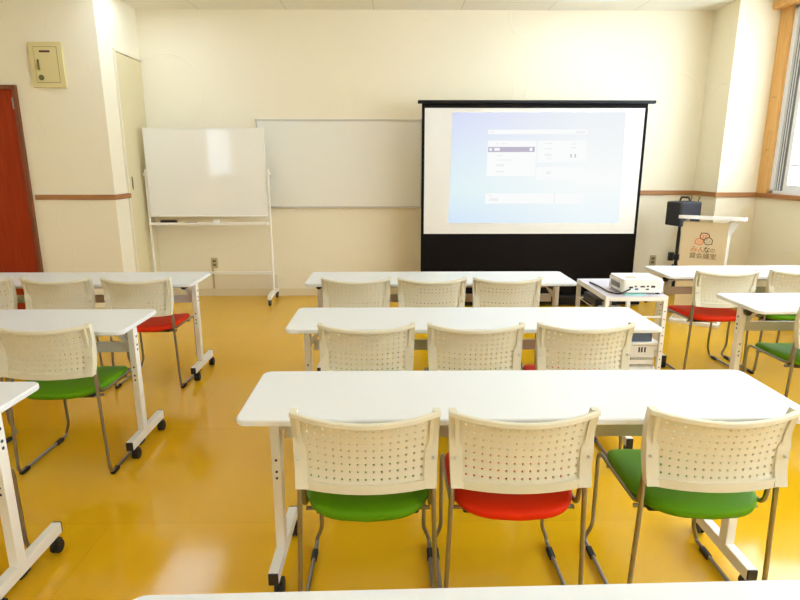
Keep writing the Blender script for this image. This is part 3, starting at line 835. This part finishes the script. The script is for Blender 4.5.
def backrest_mesh():
    vs = []; fs = []; idx = {}
    def vert(key, u, v):
        if key not in idx:
            idx[key] = len(vs); vs.append((u, v))
        return idx[key]
    nu, nv = 15, 8
    pu, pv = 1.56 / (nu - 1), .70 / (nv - 1)
    ue = [-.885] + [-.78 - pu / 2 + pu * k for k in range(nu + 1)] + [.885]
    ve = [.05] + [.165 - pv / 2 + pv * k for k in range(nv + 1)] + [.985]
    mu, mv = nu + 2, nv + 2
    for i in range(mu):
        for j in range(mv):
            u0, v0 = ue[i], ve[j]
            du, dv = ue[i + 1] - u0, ve[j + 1] - v0
            ring = [(0, 0), (.5, 0), (1, 0), (1, .5), (1, 1), (.5, 1), (0, 1), (0, .5)]
            outer = [vert((2 * i + int(2 * a), 2 * j + int(2 * b)), u0 + a * du, v0 + b * dv) for a, b in ring]
            cu, cv = u0 + du / 2, v0 + dv / 2
            if 1 <= i < mu - 1 and 1 <= j < mv - 1:
                ang = [225, 270, 315, 0, 45, 90, 135, 180]
                ru, rv = .0036 / .216, .0042 / .246
                inner = []
                for a in ang:
                    inner.append(len(vs)); vs.append((cu + ru * cos(R(a)), cv + rv * sin(R(a))))
                for k in range(8):
                    fs.append((outer[k], outer[(k + 1) % 8], inner[(k + 1) % 8], inner[k]))
            else:
                fs.append(tuple(outer))
    # thicken: front and back skins, walls round holes and outer border
    th = .006
    pts = [bp(u, v) for u, v in vs]
    nrm = []
    for u, v in vs:
        e = .01
        t1 = bp(u + e, v) - bp(u - e, v); t2 = bp(u, min(1, v + e)) - bp(u, max(0, v - e))
        nrm.append(t1.cross(t2).normalized())    # towards -Y
    n = len(vs)
    b = MB()
    allv = [p for p in pts] + [p - q * th for p, q in zip(pts, nrm)]
    allf = list(fs) + [tuple(n + k for k in reversed(f)) for f in fs]
    cnt = {}
    for f in fs:
        for k in range(len(f)):
            a, c = f[k], f[(k + 1) % len(f)]
            cnt[(a, c)] = 1
    for (a, c) in cnt:
        if (c, a) not in cnt:
            allf.append((a, n + a, n + c, c))
    b.add(allv, allf)
    return b

def back_frame_mesh():
    b = MB()
    def off(p, dy=0, dz=0): return Vector((p.x, p.y + dy, p.z + dz))
    N = 24
    # top rim, right across
    top = [off(bp(-.985 + 1.97 * k / N, 1.0), 0, -.006) for k in range(N + 1)]
    b.sweep(top, [(-.008, -.008), (.004, -.008), (.007, -.004), (.007, .005), (.004, .008), (-.008, .008)], up=(0, 0, 1))
    # bottom rim
    bot = [off(bp(-.93 + 1.86 * k / N, .05), .0, -.002) for k in range(N + 1)]
    b.sweep(bot, [(-.016, -.006), (-.012, -.010), (.012, -.008), (.016, -.003), (.016, .006), (-.012, .008)], up=(0, 0, 1))
    # inner side rims
    for s in (-1, 1):
        sd = [bp(s * .895, .03 + .95 * k / 12) for k in range(13)]
        b.sweep(sd, [(-.006, -.009), (.006, -.009), (.006, .009), (-.006, .009)], up=(1, 0, 0))
        # web between rim and post, then post that carries the tube
        N2 = 10
        vs = []; fs = []
        for k in range(N2 + 1):
            v = k / N2
            p = bp(s * 1.0, v); q = bp(s * .90, v)
            wdt = .022 if v > .62 else .022 + .016 * min(1, (.62 - v) / .12)
            yb = p.y - .008 - (.010 * min(1, (.62 - v) / .12) if v < .62 else 0)
            ybk = min(yb, q.y + .008)
            vs += [(p.x, yb, p.z), (p.x, p.y + .020, p.z), (p.x - s * wdt, p.y + .020, p.z), (p.x - s * wdt, ybk if v < .62 else yb + .004, p.z)]
        for k in range(N2):
            for a in range(4):
                c = (a + 1) % 4
                fs.append((4 * k + a, 4 * k + c, 4 * k + 4 + c, 4 * k + 4 + a))
        fs += [(3, 2, 1, 0), tuple(4 * N2 + a for a in range(4))]
        b.add(vs, fs)
        web = []
        for k in range(N2 + 1):
            v = k / N2
            p = bp(s * .955, v); q = bp(s * .89, v)
            web += [(p.x, p.y + .012, p.z), (q.x, q.y + .004, q.z), (q.x, q.y + .009, q.z), (p.x, p.y + .017, p.z)]
        wf = []
        for k in range(N2):
            for a in range(4):
                c = (a + 1) % 4
                wf.append((4 * k + a, 4 * k + c, 4 * k + 4 + c, 4 * k + 4 + a))
        wf += [(3, 2, 1, 0), tuple(4 * N2 + a for a in range(4))]
        b.add(web, wf)
    return b

def seat_mesh():
    n = 48
    def outline(k):
        t = 2 * pi * k / n
        c, s = cos(t), sin(t)
        x = .203 * math.copysign(abs(c) ** .42, c)
        y = .205 + .205 * math.copysign(abs(s) ** .5, s)
        if s < 0:
            y -= .034 * (1 - (x / .203) ** 2) * abs(s)
        x *= 1.0 - .04 * min(1, max(0, (.12 - y) / .12))
        return x, y
    rings = [(.90, 0.406), (.985, 0.411), (1.0, 0.420), (1.0, 0.430), (.985, 0.438), (.93, 0.443), (.75, 0.444), (.45, 0.440), (.15, 0.438)]
    vs = []; fs = []
    for sc, z in rings:
        for k in range(n):
            x, y = outline(k)
            X, Y = x * sc, .205 + (y - .205) * sc
            dz = 0
            if Y > .25: dz -= .026 * ((Y - .28) / .13) ** 2
            dz += .008 * (x / .203 * sc) ** 2
            vs.append((X, Y, z + dz))
    for i in range(len(rings) - 1):
        for k in range(n):
            fs.append((i * n + k, i * n + (k + 1) % n, (i + 1) * n + (k + 1) % n, (i + 1) * n + k))
    fs.append(tuple(range(n - 1, -1, -1))); fs.append(tuple((len(rings) - 1) * n + k for k in range(n)))
    return MB().add(vs, fs)

def make_chair():
    t = empty('stacking_chair')
    MB_seat = seat_mesh()
    MB_seat.build('seat', M['seat_green'], t, ang=60)
    MB().box(-.165, .04, .390, .165, .35, .410, .008).build('seat_pan', M['seat_pan'], t)
    backrest_mesh().build('backrest', M['chair_plastic'], t, ang=35)
    back_frame_mesh().build('back_frame', M['chair_plastic'], t, ang=35)
    for s in (-1, 1):
        sb = MB()
        p = bp(s * .94, .38)
        sb.cyl((p.x, -.026, p.z), (p.x, -.012, p.z), .0045, n=10)
        sb.build('screw', M['grey_steel'], t)
    for s in (-1, 1):
        path = [(s * .205, .008, .58), (s * .206, .003, .49), (s * .222, 0, .0125), (s * .222, .412, .0125), (s * .222, .420, .028), (s * .200, .414, .085), (s * .203, .404, .414),
                (s * .199, .04, .418), (s * .199, .018, .55)]
        fr = MB().tube(fillet(path, [0, .05, .05, .012, .01, .02, .045, .04, 0]), .0078, 10)
        fr.build('side_frame', M['chrome'], t)
        for y in (.045, .345):
            xx = s * (.222)
            MB().box(xx - .011, y - .03, 0, xx + .011, y + .03, .020, .004).build('glide', M['rubber'], t)
    for y in (.07, .32):
        MB().cyl((-.2, y, .395), (.2, y, .395), .007).build('crossbar', M['chrome'], t)
    return t

CG = 'cream stacking chairs with perforated backs'
chairs = [  # x, y, yaw, colour, label
    (-.085, 1.58, 0, 'g', 'green-seated chair, left of the three nearest the camera, perforated cream back'),
    (.384, 1.58, 0, 'r', 'red-seated chair, middle of the three nearest the camera, perforated cream back'),
    (.979, 1.58, -1, 'g', 'green-seated chair turned slightly aside, right of the three nearest the camera'),
    (-.1245, 2.525, 0, 'g', 'left of the three cream-backed chairs at the middle centre desk'),
    (.375, 2.525, 0, 'g', 'middle of the three cream-backed chairs at the middle centre desk'),
    (.880, 2.525, 0, 'r', 'right of the three cream-backed chairs at the middle centre desk, red seat edge'),
    (-.242, 3.615, 0, 'r', 'left of the three cream-backed chairs at the centre desk closest to the screen'),
    (.246, 3.615, 0, 'g', 'middle of the three cream-backed chairs at the centre desk closest to the screen'),
    (.731, 3.615, 0, 'r', 'right of the three cream-backed chairs at the centre desk closest to the screen'),
    (-1.655, 3.635, 0, 'r', 'red-seated chair at the aisle end of the front desk in the left column'),
    (-2.165, 3.635, 0, 'r', 'cream-backed chair directly before the wooden door, second from the left aisle'),
    (-2.67, 3.635, 0, 'g', 'cream-backed chair cut by the left photo edge at the front left desk'),
    (-1.60, 2.53, 0, 'g', 'green-seated chair at the aisle end of the middle left desk'),
    (-2.335, 2.545, 0, 'r', 'red-seated chair mostly outside the left edge, beside the left green-seated chair'),
    (-1.592, 1.495, 0, 'g', 'chair at the nearest left desk, only its front leg and runner showing'),
    (2.293, 3.85, 3, 'r', 'red-seated chair at the left end of the desk before the lectern'),
    (2.82, 3.865, 0, 'g', 'cream-backed chair at the right photo edge, right of the red-seated one near the lectern'),
    (2.36, 2.90, 0, 'g', 'green-seated chair at the right photo edge under the second right desk'),
]
proto = make_chair()
red_seat = [c for c in proto.children if c.name.startswith('seat') and 'pan' not in c.name][0].data.copy()
red_seat.materials[0] = M['seat_red']
for i, (x, y, a, colr, lab) in enumerate(chairs):
    o = proto if i == 0 else copy_tree(proto)
    o.location = (x, y, 0); o.rotation_euler = (0, 0, R(a))
    tag(o, lab, 'chair', CG)
    if colr == 'r':
        for c in o.children:
            if c.name.split('.')[0] == 'seat': c.data = red_seat

# ------------------------------------------------------------------ daylight, camera
wd = bpy.data.worlds.new('overcast_sky'); S.world = wd; wd.use_nodes = True
bg = wd.node_tree.nodes['Background']
bg.inputs['Color'].default_value = (0.75, 0.89, 1.04, 1); bg.inputs['Strength'].default_value = 9.0

cam = bpy.data.cameras.new('camera'); co = bpy.data.objects.new('camera', cam); COL.objects.link(co)
cam.sensor_fit = 'HORIZONTAL'; cam.sensor_width = 36.0; cam.lens = 571.92 / 800 * 36.0
cam.clip_start = 0.02
co.location = (0, 0, 1.4752); co.rotation_euler = (pi / 2 - .2318, 0, -.0113)
S.camera = co

S.view_settings.view_transform = 'Standard'
S.view_settings.look = 'None'
S.view_settings.gamma = 1.0
S.view_settings.use_curve_mapping = False
S.view_settings.exposure = 0.0
